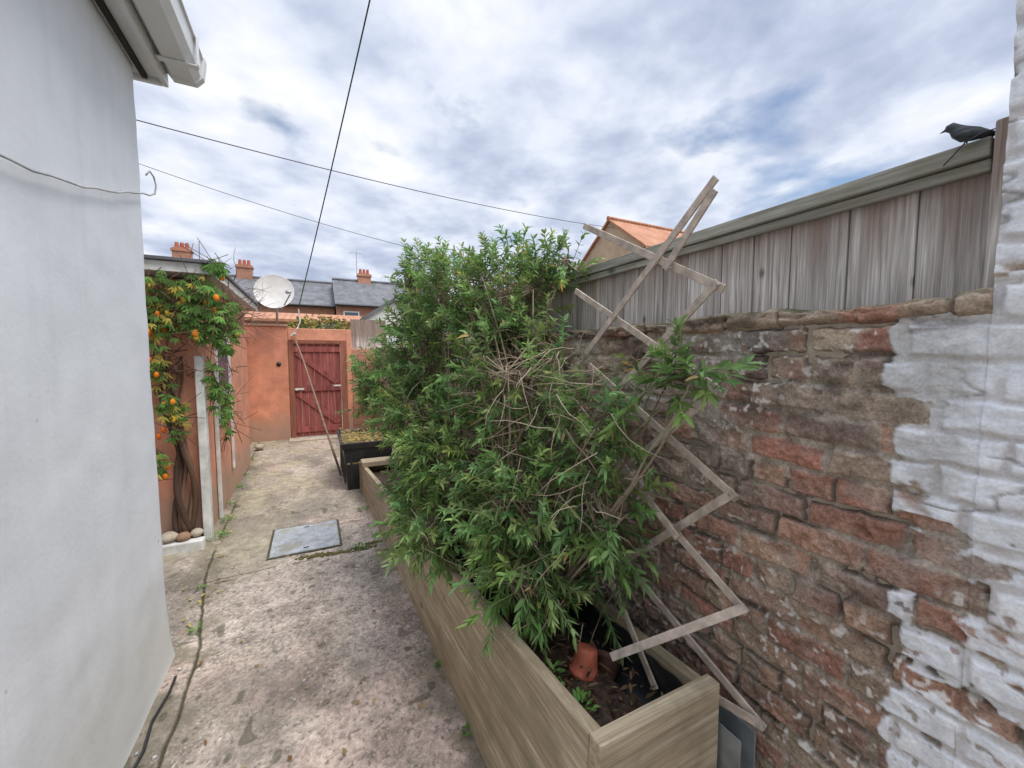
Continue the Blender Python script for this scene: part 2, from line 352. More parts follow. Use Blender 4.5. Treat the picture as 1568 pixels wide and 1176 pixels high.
def coping(y0,y1,res):
    ny=int((y1-y0)/res); prof=[(.006,-.020),(-.004,-.014),(-.013,-.010),(-.015,.002),(-.014,.014),(-.011,.022),(.002,.025),(.04,.028),(.1,.031),(.16,.03),(.225,.02)]
    sub=[]
    for a,b in zip(prof[:-1],prof[1:]):
        for t in (0,.33,.66): sub.append((a[0]+(b[0]-a[0])*t,a[1]+(b[1]-a[1])*t))
    sub.append(prof[-1]); sub=np.array(sub); Y=np.linspace(y0,y1,ny)[:,None]+0*sub[:,0][None]; U=np.arange(len(sub))[None]*.007+0*Y
    bl=np.floor(Y/.17); rb=hsh(bl,bl*0,401); fr=Y/.17-bl
    nn=fbm(Y*30,U*40,402,4); n2=fbm(Y*6,U*4,403,3); gap=ss(.06,.015,np.minimum(fr,1-fr))*ss(.3,.5,rb)
    X=WX+sub[:,0][None]-.012*(rb-.5)-.024*(nn-.5)-.020*(n2-.5)+.010*gap; Zc=1.70+sub[:,1][None]*(.6+.8*rb)+.010*(nn-.5)+.014*(n2-.5)
    c=lerp(A3(.36,.20,.14),A3(.36,.28,.21),ss(.3,.6,n2)[...,None]); c=c*(.25+1.4*nn)[...,None]; c=lerp(c,A3(.06,.05,.04),(gap*.7)[...,None])
    c=lerp(c,A3(.20,.19,.12),(ss(.014,.026,sub[:,1][None]+0*Y)*.7)[...,None]); c=lerp(c,A3(.05,.045,.04),(ss(.50,.66,fbm(Y*7,U*14,404,3))*.6)[...,None])
    return fast_mesh('coping',np.stack([X,Y,Zc],-1).reshape(-1,3),grid_faces(ny,len(sub))[:,::-1],M_brickwall,gw,True,np.clip(c,.02,.7).reshape(-1,3))
coping(.283,3.0,.004); coping(3.0,8.9,.02)
hw=empty('white_painted_brick_house')
wall_patch('painted_wall_face',-.9,.285,-.02,3.9,.004,hw,WX-.003)
box('wall_core',(WX+.016,-.9,-.02),(WX+3,.28,3.9),M_whitep,hw,0)
# ------------------------------------------------------------------ fence
fe=empty('timber_fence'); m=Multi(); y=.34; FX=1.36
while y<6:
    w=random.choice([.095,.12,.145])+random.uniform(-.006,.006); a=random.uniform(-.002,.002)
    m.hexa([(FX+a,y,1.3),(FX+.014,y,1.3),(FX+.017,y+w,1.3),(FX+.003+a,y+w,1.3),(FX+a,y,2.035),(FX+.014,y,2.035),(FX+.017,y+w,2.035),(FX+.003+a,y+w,2.035)],(random.uniform(.5,1),random.random(),random.random())); y+=w+random.uniform(.001,.003)
m.obj('boards',W_fence,fe,.0015)
box('backing_boards',(FX+.022,.34,1.3),(FX+.034,6,2.03),M_dirt,fe,0)
m=Multi(); m.box((FX-.03,.34,2.037),(FX+.045,2.2,2.078),(.9,.3,.3)); m.box((FX-.03,2.203,2.036),(FX+.045,4.1,2.075),(.7,.1,.5)); m.box((FX-.03,4.103,2.036),(FX+.045,6.0,2.075))
m.box((FX-.018,.34,2.006),(FX-.003,1.25,2.034),(.5,.5,.9)); m.box((FX-.018,1.253,2.004),(FX-.003,6,2.034),(.6,.9,.1)); m.obj('capping_rail',W_rail,fe,.004)
m=Multi(); m.box((FX-.035,.265,1.3),(FX+.05,.335,2.105),(.9,.2,.6)); m.box((FX+.04,2.2,1.3),(FX+.12,2.28,2.02)); m.box((FX+.04,4.1,1.3),(FX+.12,4.18,2.02)); m.obj('posts',W_fence,fe,.004)
# ------------------------------------------------------------------ bird
bd=empty('perched_bird')
M_bird=simple('bird_feathers',(.04,.045,.05),.6,var=.6,scale=60)
bx,by,bz=FX-.005,.338,2.101; q=.62
def bp(x,y,z): return (bx+x*q,by+y*q,bz+z*q)
axis=[(-.062,.0,-.03),(-.045,0,-.012),(-.02,0,.0),(.005,0,.010),(.025,0,.028),(.036,0,.044),(.045,0,.052),(.055,0,.051),(.062,0,.049),(.076,0,.046)]
rad=[.006,.014,.023,.027,.023,.017,.0175,.014,.005,.0008]
by+=.045
m=Multi(); m.tube([bp(0,p[0],p[2]) for p in axis],[r*q for r in rad],12); m.obj('body',M_bird,bd,smooth=True)
m=Multi(); m.hexa([bp(*p) for p in [(-.010,-.05,-.022),(.010,-.05,-.022),(.014,-.12,-.030),(-.014,-.12,-.030),(-.010,-.05,-.016),(.010,-.05,-.016),(.014,-.12,-.026),(-.014,-.12,-.026)]]); m.obj('tail',M_bird,bd)
for sgn in (-1,1):
    m=Multi(); m.tube([bp(sgn*.018,.02,.012),bp(sgn*.024,-.01,.003),bp(sgn*.02,-.04,-.010),bp(sgn*.01,-.075,-.022)],[.005,.008,.007,.0015],8); m.obj('wing',M_bird,bd,smooth=True)
    m=Multi(); m.tube([bp(sgn*.009,.003,-.012),bp(sgn*.010,.006,-.036)],.0014,6); m.tube([bp(sgn*.010,-.02,-.036),bp(sgn*.010,.02,-.0365)],.0012,5); m.obj('leg',M_bird,bd)
tube('loose_wire',[(FX-.0,.33,2.10),(FX-.04,.352,2.085),(FX-.045,.375,2.075),(FX-.04,.395,2.055),(FX-.038,.41,2.04)],.0014,M_cable)
# ------------------------------------------------------------------ planter
pl=empty('wooden_planter'); m=Multi()
def lerpv(a,b,t): return tuple(a[i]+(b[i]-a[i])*t for i in range(3))
T=.042
def side(y0,y1,f0,f1,xo=0):
    def P(y,f):
        t=(y-.72)/(4.9-.72); b=(.57+(.47-.57)*t,y,0); tp=(.60+(.47-.60)*t,y,.64+(.33-.64)*t); q=lerpv(b,tp,f); return (q[0]+xo,q[1],q[2])
    a,b,c,d=P(y0,f0),P(y1,f0),P(y0,f1),P(y1,f1); tt=Vector((T,0,0))
    m.hexa([a,Vector(a)+tt,Vector(b)+tt,b,c,Vector(c)+tt,Vector(d)+tt,d],(random.uniform(.6,1),random.random(),random.random()))
side(.765,2.75,0,.47); side(2.755,4.9,0,.47); side(.765,3.3,.472,1,.002); side(3.305,4.9,.472,1,-.002)
m.hexa([(1.0,.765,0),(1.04,.765,0),(1.04,4.9,0),(1.0,4.9,0),(1.0,.765,.62),(1.04,.765,.62),(1.04,4.9,.33),(1.0,4.9,.33)])
m.obj('side_boards',W_plant,pl,.004)
m=Multi()
m.hexa([(.565,.72,0),(1.045,.72,0),(1.045,.762,0),(.565,.762,0),(.583,.72,.30),(1.045,.72,.30),(1.045,.762,.30),(.583,.762,.30)],(.8,.3,.2))
m.hexa([(.584,.718,.304),(1.045,.718,.304),(1.045,.762,.304),(.584,.762,.304),(.600,.718,.645),(1.043,.718,.640),(1.043,.762,.640),(.600,.762,.645)],(.9,.6,.4))
m.box((.45,4.902,0),(1.04,4.945,.36)); m.box((.46,4.70,.345),(1.02,4.89,.40)); m.obj('end_boards',W_plantx,pl,.004)
ny,nx=200,40
Yg,Sg=np.meshgrid(np.linspace(.763,4.899,ny),np.linspace(0,1,nx),indexing='ij')
x_in=.625-(Yg-.72)*.0311; Xg=x_in+(1.005-x_in)*Sg
Zg=.50-(Yg-.77)*.062+.07*(fbm(Xg*9,Yg*9,81)-.5)+.05*(fbm(Xg*30,Yg*30,82)-.5)-.10*ss(.88,.98,Xg)*ss(1.6,1.0,Yg)
fast_mesh('soil',np.stack([Xg,Yg,Zg],-1).reshape(-1,3),grid_faces(ny,nx),M_soil,pl,True)
ny,nx=60,14
Yg,Xg=np.meshgrid(np.linspace(.775,2.0,ny),np.linspace(0,1,nx),indexing='ij')
lx=.90+.095*ss(0,.6,Xg)+.016*(fbm(Xg*4,Yg*12,83)-.5); lz=.42+.17*ss(.3,1,Xg)+.04*(fbm(Xg*3,Yg*14,84)-.5)
fast_mesh('plastic_liner',np.stack([np.minimum(lx,.995),Yg,lz],-1).reshape(-1,3),grid_faces(ny,nx),M_black,pl,True)
def lathe(name,prof,mat,loc,parent=None,rot=None,seg=28):
    V=[];F=[]
    for r,z in prof:
        for k in range(seg): a=2*math.pi*k/seg; V.append(Vector((r*math.cos(a),r*math.sin(a),z)))
    for i in range(len(prof)-1):
        for k in range(seg): F.append((i*seg+k,i*seg+(k+1)%seg,(i+1)*seg+(k+1)%seg,(i+1)*seg+k))
    R=rot if rot is not None else Matrix.Identity(3)
    V=[R@v+Vector(loc) for v in V]; return py_mesh(name,V,F,mat,parent,True)
def rotz(v): return Vector(v).to_track_quat('Z','Y').to_matrix()
pp=[(0,0),(.036,0),(.045,.07),(.052,.071),(.053,.092),(.046,.092),(.044,.07),(.034,.01),(0,.01)]
pu=[(0,.0),(.053,.0),(.053,.022),(.046,.024),(.042,.05),(.038,.085),(.034,.092),(.0,.092)]
lathe('terracotta_pot',pu,M_terra,(.82,1.08,.475),None,rotz((.25,.1,.9)))
lathe('terracotta_pot',[(r*.9,z*.9) for r,z in pp],simple('old_pot',(.14,.07,.05),.9),(.90,1.06,.44),None,rotz((.5,.3,.6)))
m=Multi(); m.box((1.058,.66,0),(1.062,.80,.50)); m.box((1.062,.796,0),(1.13,.80,.50)); m.box((1.126,.66,0),(1.13,.796,.50)); m.box((1.062,.72,.28),(1.126,.724,.42)); m.obj('metal_channel',M_galv,None,.001)
# ------------------------------------------------------------------ trellis
tr=empty('collapsed_trellis'); m=Multi()
def slat(a,b,xa,xb,dx=0):
    a=Vector((xa+dx,a[0],a[1]));b=Vector((xb+dx,b[0],b[1])); d=(b-a).normalized(); w=d.cross(Vector((1,0,0))).normalized()*.026
    m.beam(a,b,Vector((1,0,0))*.008,w,(random.uniform(.5,1),random.random(),random.random()))
X1=1.110
A=[((.80,1.80),(1.50,2.185)),((.783,1.484),(1.56,1.905)),((.735,1.178),(1.45,1.56)),((.690,.850),(1.35,1.20)),((.625,.548),(1.30,.80))]
for a,b in A: slat(a,b,X1,X1)
B=[((.832,2.135),(1.75,1.37)),((.835,2.10),(1.02,1.90)),((.815,1.825),(1.60,1.17)),((.795,1.505),(1.45,.93)),((.735,1.20),(1.40,.58))]
for a,b in B: slat(a,b,X1-.010,X1-.010)
slat((.690,.872),(.98,.60),X1-.01,.86); slat((.625,.562),(.80,.53),X1-.01,X1-.02)
slat((1.35,.92),(.90,.50),1.02,.98); slat((.9,1.0),(1.6,1.45),1.06,1.08)
m.obj('slats',W_slat,tr,.0015)
m=Multi()
for y,z in ((.815,1.812),(.797,1.495),(.749,1.188),(.704,.860),(.637,.556),(.99,1.9)): m.tube([(X1-.018,y,z),(X1-.012,y,z)],.004,8)
m.obj('rivets',M_galv,tr)
# ------------------------------------------------------------------ shrub
sh=empty('verbena_shrub')
lobes=[((1.00,2.12,1.90),(.34,.46,.36),210,.7),((.74,2.85,1.62),(.34,.48,.46),300,.6),((.92,1.85,1.50),(.32,.48,.38),140,.5),
((.72,2.10,1.05),(.28,.44,.36),220,.2),((.80,1.48,.92),(.25,.30,.28),180,.1),((1.0,1.25,1.34),(.12,.26,.20),54,.3),
((.47,1.92,.72),(.12,.20,.16),55,-.5),((.72,1.25,.74),(.15,.15,.14),50,-.3),((.47,3.35,1.38),(.17,.30,.28),110,.4),((.78,3.1,.95),(.26,.55,.32),150,.1),
((1.05,.93,1.50),(.05,.20,.07),22,.5),((.96,1.12,1.05),(.10,.16,.20),36,.2),((.80,2.4,2.00),(.24,.35,.28),90,.8),((.58,2.5,1.20),(.20,.38,.28),110,.2),((.58,2.5,.75),(.13,.4,.18),70,-.1),((.98,1.16,.76),(.07,.14,.10),18,.1),
((.74,2.85,2.12),(.20,.30,.22),95,.8),((1.20,1.95,2.06),(.12,.24,.16),60,.6)]
P=[];D=[];NN=[];LL=[];WW=[];CC=[]; tw=Multi()
roots=[Vector((.80,1.45,.40)),Vector((.84,1.75,.38)),Vector((.78,2.3,.34)),Vector((.8,2.7,.32))]
barks=[(.26,.20,.14),(.36,.29,.21),(.42,.35,.26),(.20,.15,.10)]
dk=A3(.085,.15,.048);md=A3(.19,.325,.105);br_=A3(.36,.51,.19)
for (c,r,cnt,up) in lobes:
    cV=Vector(c); rt=min(roots,key=lambda q:(q-cV).length+random.random()*.3)
    hubs=[]
    for k in range(max(3,cnt//15)):
        hb=cV+Vector((random.uniform(-.65,.65)*r[0],random.uniform(-.65,.65)*r[1],random.uniform(-.6,.45)*r[2]))
        hubs.append(hb); mid=rt.lerp(hb,.5)+Vector((random.uniform(-.1,.1),random.uniform(-.1,.1),random.uniform(0,.12)))
        pts=[]
        for s in range(9):
            t=s/8; pts.append(rt*(1-t)**2+mid*2*t*(1-t)+hb*t*t+Vector([random.uniform(-.008,.008) for _ in range(3)]))
        tw.tube(pts,[.009*(1-t/8*.65) for t in range(9)],6,random.choice(barks))
    for k in range(cnt):
        d=rv(1)[0]; 
        if random.random()<.35 and d[0]>0.2: d[0]=-d[0]
        rr=.55+.52*random.random()**.7
        if random.random()<.11: rr=1.22
        hb=random.choice(hubs)
        p=np.array([c[a]+d[a]*r[a]*rr for a in range(3)]); p=p*.68+np.array(hb)*.32
        if p[2]<1.80 and p[0]>1.06: p[0]=1.08-random.random()*.12
        if p[0]>1.32: p[0]=1.30-random.random()*.1
        lim=.54-(p[1]-.77)*.04
        if p[0]>.54 and p[2]<lim: p[2]=lim+random.random()*.15
        if p[1]<.9 : p[0]=min(p[0],1.1)
        ax=d*.7+np.array([0,0,up])+rng.normal(size=3)*.40; ax/=np.linalg.norm(ax)
        if p[0]>1.0 and ax[0]>0 and p[2]<1.75: ax[0]*=-.3
        Ls=random.uniform(.08,.21); nn=random.randint(6,10)
        pv=Vector(p); ctrl=hb.lerp(pv,.6)+Vector((random.uniform(-.05,.05),random.uniform(-.05,.05),random.uniform(-.02,.05)))
        bc=random.choice(barks)
        pts=[hb*(1-t)**2+ctrl*2*t*(1-t)+pv*t*t for t in (0,.3,.6,.85,1)]
        tw.tube(pts,[.0036,.003,.0026,.0022,.002],4,bc)
        e=Vector(ax); tip=pv+e*Ls+Vector((0,0,-.02)); tw.tube([pv,pv+e*Ls*.5,tip],[.002,.0016,.001],3,(.26,.30,.14))
        if random.random()<.13: continue
        side1=np.cross(ax,[0.3,0.2,1]); side1/=np.linalg.norm(side1); side2=np.cross(ax,side1)
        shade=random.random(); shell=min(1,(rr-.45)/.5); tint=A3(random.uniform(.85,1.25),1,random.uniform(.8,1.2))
        for q in range(nn):
            t=(q+.3)/nn; base=p+ax*Ls*t*1.02+np.array([0,0,-.02*t*t])
            for o in (0,math.pi) if q<nn-2 else (0,2.1,4.2):
                a=q*1.57+o+random.uniform(-.4,.4); perp=side1*math.cos(a)+side2*math.sin(a)
                dd=ax*(.35+.7*t)+perp*(1.0-.35*t)+rng.normal(size=3)*.14+np.array([0,0,-.15])
                L=random.uniform(.036,.068)*(1.0-.35*abs(t-.5))
                P.append(base);D.append(dd);NN.append(ax+rng.normal(size=3)*.25);LL.append(L);WW.append(L*random.uniform(.22,.34))
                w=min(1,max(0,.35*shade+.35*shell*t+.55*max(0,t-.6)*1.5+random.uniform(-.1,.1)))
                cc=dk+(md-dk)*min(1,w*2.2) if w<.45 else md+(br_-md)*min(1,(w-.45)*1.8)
                if random.random()<.02: cc=A3(.45,.36,.14)
                CC.append(cc*tint)
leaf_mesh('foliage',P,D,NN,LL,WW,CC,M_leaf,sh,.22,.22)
for k in range(310):
    if k<170: a=Vector((random.uniform(.72,1.08),random.uniform(1.0,2.1),random.uniform(1.1,1.65))); d=Vector((random.uniform(-1,-.1),random.uniform(-1,.2),random.uniform(-.6,.5))).normalized()
    else: a=Vector((random.uniform(.6,1.0),random.uniform(1.1,2.6),random.uniform(.5,1.1))); d=Vector((random.uniform(-.6,.6),random.uniform(-.8,.4),random.uniform(-.7,.7))).normalized()
    q=[a];
    for s in range(4): d=(d+Vector([random.uniform(-.25,.25) for _ in range(3)])).normalized(); nx_=q[-1]+d*.06; nx_.x=min(nx_.x,1.09); q.append(nx_)
    tw.tube(q,[.0024,.0021,.0018,.0014,.001],4,random.choice(barks))
tw.obj('branches',M_twig,sh,smooth=True)
# ------------------------------------------------------------------ white rendered house (left)
wh=empty('white_rendered_house')
HX=-.735;HY=2.66
prof=[]
for y in np.linspace(-1.5,HY-.05,110): prof.append((HX,y,1,0))
for k in range(1,7):
    a=k/6*math.pi/2; prof.append((HX-.05+.05*math.cos(a),HY-.05+.05*math.sin(a),math.cos(a),math.sin(a)))
for x in np.linspace(HX-.08,-4,60): prof.append((x,HY,0,1))
prof=np.array(prof); zs=np.linspace(-.02,3.0,120)
PX=prof[:,0][:,None]+0*zs;PY=prof[:,1][:,None]+0*zs;ZZ=0*PX+zs[None]
s=np.arange(len(prof))[:,None]*.035
dsp=.014*(fbm(s*1.2+0*ZZ,ZZ*1.2,91,3)-.5)+.006*(fbm(s*8+0*ZZ,ZZ*8,92,3)-.5)+.012*np.exp(-ZZ/.06)+.010*ss(.45,.0,ZZ)
V=np.stack([PX+prof[:,2][:,None]*dsp,PY+prof[:,3][:,None]*dsp,ZZ],-1).reshape(-1,3)
nz=len(zs); F=grid_faces(len(prof),nz)[:,::-1]
fast_mesh('rendered_wall',V,F,M_white,wh,True)
FA=.115
m=Multi(); m.box((-4,-1.5,3.0),(HX+FA,HY+.05,3.012)); m.box((HX+FA-.022,-1.5,2.975),(HX+FA,HY+.05,2.998)); m.box((HX+FA-.022,-1.5,3.013),(HX+FA,HY+.05,3.19)); m.box((-4,HY+.03,2.975),(HX+FA-.024,HY+.052,2.998)); m.box((-4,HY+.03,3.013),(HX+FA-.024,HY+.05,3.19)); m.obj('fascia_and_soffit',M_upvc,wh,.002)
m=Multi(); m.box((HX+.018,-1.5,2.980),(HX+.04,HY+.02,2.998)); m.obj('soffit_shadow_gap',M_dgap,wh)
g0=HX+FA+.003; gs=1.2
pr=[(0,.10),(0,.03),(.02,.0),(.095,.0),(.118,.03),(.122,.10),(.130,.105),(.130,.112),(.116,.112),(.112,.04),(.09,.008),(.024,.008),(.008,.035),(.006,.10)]
V=[];F=[];K=len(pr)
for y in (-1.5,HY+.0): V+=[(g0+a*gs,y,3.01+b*gs) for a,b in pr]
for k in range(K): F.append((k,(k+1)%K,K+(k+1)%K,K+k))
py_mesh('gutter',V,F,M_upvc,wh,bevel=0)
cpf=[(0,.112),(0,.03),(.02,.0),(.095,.0),(.120,.03),(.130,.112)]
V=[(g0-.001+a*1.05*gs,HY+.0,3.006+b*gs) for a,b in cpf]+[(g0-.001+a*1.05*gs,HY+.04,3.006+b*gs) for a,b in cpf]
F=[tuple(range(6)),tuple(range(11,5,-1))]+[(k,(k+1)%6,6+(k+1)%6,6+k) for k in range(6)]
py_mesh('gutter_stop_end',V,F,M_upvc,wh,bevel=.002)
m=Multi()
for y in (.9,1.9,2.50): m.box((g0+.001,y,3.001),(g0+.16,y+.035,3.008)); m.box((g0+.157,y,3.0085),(g0+.163,y+.035,3.15))
m.obj('gutter_brackets',M_upvc,wh,.002)
py_mesh('roof',[(g0+.02,-1.5,3.19),(g0+.02,HY+.06,3.19),(-4,HY+.06,5.2),(-4,-1.5,5.2),(g0+.02,-1.5,3.215),(g0+.02,HY+.06,3.215),(-4,HY+.06,5.23),(-4,-1.5,5.23)],BF,M_slate,wh)
pts=[]
for k in range(15):
    t=k/14; y=1.2+t*1.38; z=2.08+.31*t-.055*math.sin(math.pi*t)+.004*math.sin(t*31); pts.append((HX+.022,y,z))
pts+=[(HX+.03,2.64,2.40),(HX+.035,2.70,2.43),(HX+.035,2.73,2.48),(HX+.03,2.72,2.52),(HX+.02,2.70,2.54),(HX+.01,2.68,2.51)]
tube('wall_cable',pts,.0042,M_cablew)
tube('black_hose',[(-.66,2.42,.012),(-.655,2.3,.02),(-.675,2.15,.016),(-.66,2.0,.014),(-.68,1.8,.02)],.006,M_cable)
# ------------------------------------------------------------------ orange outbuilding
ob=empty('orange_rendered_outbuilding')
box('front_block',(-3.2,4.27,-.02),(-.88,7.0,2.24),M_orange,ob,.012)
m=Multi(); m.box((-3.3,4.05,2.265),(-.72,7.1,2.345)); m.obj('roof_edge_board',M_whitep,ob,.004)
m=Multi(); m.box((-3.3,4.02,2.347),(-.70,7.12,2.375)); m.obj('roof_sheet',M_slate,ob,.004)
m=Multi(); m.box((-.895,4.18,.0),(-.835,4.262,1.60)); m.box((-.875,4.7,.0),(-.845,4.75,1.5)); m.box((-.874,5.5,.3),(-.85,5.55,1.9)); m.obj('white_posts',M_whitep,ob,.006)
m=Multi(); m.box((-.877,4.85,.9),(-.855,5.45,1.85)); m.obj('window_frame',M_whitep,ob,.004)
box('window_glass',(-.857,4.9,.95),(-.852,5.4,1.8),M_glass,ob,0)
gk=empty('planting_bed_kerb'); box('kerb',(-1.9,4.0,-.02),(-.86,4.09,.085),M_whitep,gk,.012)
box('bed_soil',(-1.9,4.092,-.02),(-.91,4.268,.06),M_soil,gk,0)
for (x,y,z,r) in ((-1.10,4.08,.12,.062),(-1.0,4.06,.115,.05),(-.92,4.1,.12,.045),(-.86,7.9,.06,.07)):
    o=lathe('round_stone',[(r*math.sin(a)*(1+.05*math.sin(5*a)),-r*.75*math.cos(a)) for a in np.linspace(0.01,math.pi-.01,10)],M_stone if x!=-1.0 else simple('brown_stone',(.3,.18,.11),.8),(x,y,z),None,seg=16)
lw=empty('orange_garden_wall')
box('side_wall',(-1.25,7.002,-.02),(-1.06,8.66,2.05),M_orange,lw,.01)
box('pier',(-1.058,7.1,-.02),(-.98,7.25,1.9),M_orange,lw,.01)
BY=8.66
box('back_wall_left',(-1.25,BY,-.02),(-.42,BY+.22,2.15),M_orange,lw,.01)
box('lintel',(-.418,BY+.003,1.90),(.60,BY+.215,2.13),M_orange,lw,.01)
box('pier_right',(.602,BY,-.02),(.70,BY+.22,2.13),M_orange,lw,.01)
box('coping',(-1.3,BY-.03,2.152),(-.41,BY+.25,2.19),M_bfar,lw,.008)
box('back_wall_brick',(.702,BY+.01,-.02),(1.5,BY+.21,1.75),M_bfar,lw,.01)
m=Multi()
for k in range(7): m.box((.70+k*.1,BY+.12,1.75),(.795+k*.1,BY+.14,2.35))
m.obj('rear_fence',W_fence,None)
dr=empty('red_plank_door'); m=Multi()
for k in range(7):
    x=-.335+k*.118; m.box((x,BY+.03,.04),(x+.113,BY+.052,1.84))
m.obj('planks',W_door,dr,.003)
m=Multi()
m.box((-.33,BY+.008,.92),(.485,BY+.029,1.04)); m.box((-.33,BY+.008,1.68),(.485,BY+.029,1.78)); m.box((-.33,BY+.008,.12),(.485,BY+.029,.23))
m.beam((-.28,BY+.0185,1.66),(.42,BY+.0185,1.07),(0,.019,0),(.065,0,.065)); m.beam((-.28,BY+.0185,.88),(.42,BY+.0185,.27),(0,.019,0),(.065,0,.065)); m.obj('ledges_and_braces',W_door,dr,.003)
m=Multi(); m.box((-.416,BY-.01,0),(-.34,BY+.1,1.897)); m.box((.505,BY-.01,0),(.60,BY+.1,1.897)); m.box((-.339,BY-.01,1.845),(.504,BY+.1,1.897)); m.obj('frame',wood('frame_paint',(.34,.12,.07),(.5,.2,.12),2),dr,.004)
m=Multi(); m.box((-.33,BY-.002,.95),(-.17,BY+.007,.985)); m.box((.35,BY-.002,1.0),(.48,BY+.007,1.03)); m.tube([(-.3,BY-.02,.96),(-.3,BY+.0,.96)],.02,10); m.obj('latch',M_whitep,dr)
box('door_step',(-.45,BY-.3,-.01),(.62,BY-.002,.03),M_stone,None,.01)
lathe('wall_vent',[(0,.0),(.035,0),(.04,.015),(.0,.02)],M_black,(-.58,BY-.0,1.45),None,rotz((0,-1,0)),12)
sd=empty('satellite_dish'); dc=Vector((-.58,8.35,2.74)); nrm=Vector((-.05,-.95,.25)).normalized(); R=rotz(nrm)
prf=[(0,0)]+[(r,.35*r*r*1.2) for r in np.linspace(.03,.31,9)]+[(.318,.045),(.312,.035)]+[(r,.35*r*r*1.2-.006) for r in np.linspace(.3,.0,8)]
lathe('reflector',prf,M_dish,dc,sd,R,40)
lnb=dc+nrm*.36+Vector((.28,0,-.12)); low=dc+Vector((.1,0.02,-.30))
m=Multi(); m.tube([dc-nrm*.02+Vector((0,0,-.1)),low,lnb+Vector((0,0,-.03))],.012,8); m.tube([lnb,lnb+ (dc-lnb).normalized()*.09],[.022,.034],10)
m.tube([dc-nrm*.02,dc-nrm*.1,Vector((-.58,BY+.05,2.6)),Vector((-.58,BY+.05,2.15))],.02,8); m.obj('mount_and_lnb',M_galv,sd,smooth=True)
m=Multi(); m.tube([(-.33,BY-.03,2.0),(-.25,BY-.08,2.12),(-.2,BY-.02,2.25),(-.22,BY,2.5)],.012,6); m.tube([(-.36,BY-.05,1.98),(-.28,BY-.08,2.03)],.02,6); m.obj('cable_bracket',M_whitep,None)
tube('leaning_pole',[(.29,5.72,.0),(.06,6.9,.78),(-.15,8.0,1.5),(-.30,8.6,1.95)],[.016,.016,.015,.014],W_dark)
# black bin
x0,x1,y0,y1,H=.27,.86,4.98,5.95,.58
def tub(x0,x1,y0,y1,H):
    bn=empty('black_storage_bin'); V=[];F=[]
    rings=[(.06,0),(.055,.05),(.016,H-.08),(.0,H-.078),(-.012,H-.04),(-.018,H),(.012,H),(.03,H-.06),(.05,.1)]
    for (ins,z) in rings: 
        a,b,c,d=x0+ins,x1-ins,y0+ins,y1-ins; V+=[(a,c,z),(b,c,z),(b,d,z),(a,d,z)]
    for i in range(len(rings)-1):
        for k in range(4): F.append((4*i+k,4*i+(k+1)%4,4*i+4+(k+1)%4,4*i+4+k))
    F.append((3,2,1,0)); n4=4*(len(rings)-1); F.append((n4,n4+1,n4+2,n4+3))
    py_mesh('tub',V,F,M_black,bn,bevel=.008)
    m=Multi()
    for k in range(4): xx=x0+.1+k*(x1-x0-.2)/3; m.box((xx-.012,y0+.02,.08),(xx+.012,y0+.04,H-.1))
    for k in range(4): yy=y0+.12+k*(y1-y0-.24)/3; m.box((x0+.02,yy-.012,.08),(x0+.04,yy+.012,H-.1))
    m.obj('ribs',M_black,bn,.004)
    box('contents',(x0+.03,y0+.03,.3),(x1-.03,y1-.03,H-.04),simple('compost_mix',(.24,.19,.08),1,var=.6,scale=30,bump=1),bn,.02)
tub(x0,x1,y0,y1,H)
def litter(name,cnt,fn,cols,l=(.02,.05),wid=.5):
    P=[];D=[];Nq=[];L=[];W=[];C=[]
    for k in range(cnt):
        P.append(fn()); a=random.random()*6.28; D.append((math.cos(a),math.sin(a),random.uniform(-.1,.3))); Nq.append((random.uniform(-.4,.4),random.uniform(-.4,.4),1)); q=random.uniform(*l); L.append(q);W.append(q*wid); C.append(np.array(random.choice(cols))*random.uniform(.7,1.2))
    leaf_mesh(name,P,D,Nq,L,W,C,M_leaf,None,.05,.15)
yl=[(.5,.40,.12),(.45,.29,.12),(.38,.35,.14),(.25,.15,.07)]
litter('bin_leaves',320,lambda:(random.uniform(x0+.02,x1-.02),random.uniform(y0+.02,y1-.02),H-.03+random.random()*.05),yl,(.03,.07))
litter('leaf_litter',170,lambda:(random.uniform(-.75,.5),random.uniform(1.2,8.4),.013),yl,(.012,.035))
litter('leaf_litter',90,lambda:(-.72+random.gauss(0,.05),random.uniform(2.7,8.4),.013),yl,(.015,.04))
litter('soil_debris',500,lambda:(random.uniform(.66,.97),random.uniform(.78,2.2),.535-random.random()*.04),[(.12,.07,.04),(.2,.12,.07),(.25,.18,.11),(.08,.05,.03)],(.015,.05),.3)
def clump(P,D,Nq,L,W,C,c,r,cnt,l,col,wid=.3,up=1.0):
    for k in range(cnt):
        a=random.random()*6.28; rr=r*random.random()**.5
        P.append((c[0]+rr*math.cos(a),c[1]+rr*math.sin(a),c[2]+random.random()*r*.2)); D.append((math.cos(a)*.8,math.sin(a)*.8,up*random.uniform(.2,1))); Nq.append((random.uniform(-.3,.3),random.uniform(-.3,.3),1)); q=random.uniform(*l); L.append(q);W.append(q*wid);C.append(np.array(col)*random.uniform(.6,1.35))
P=[];D=[];Nq=[];L=[];W=[];C=[]
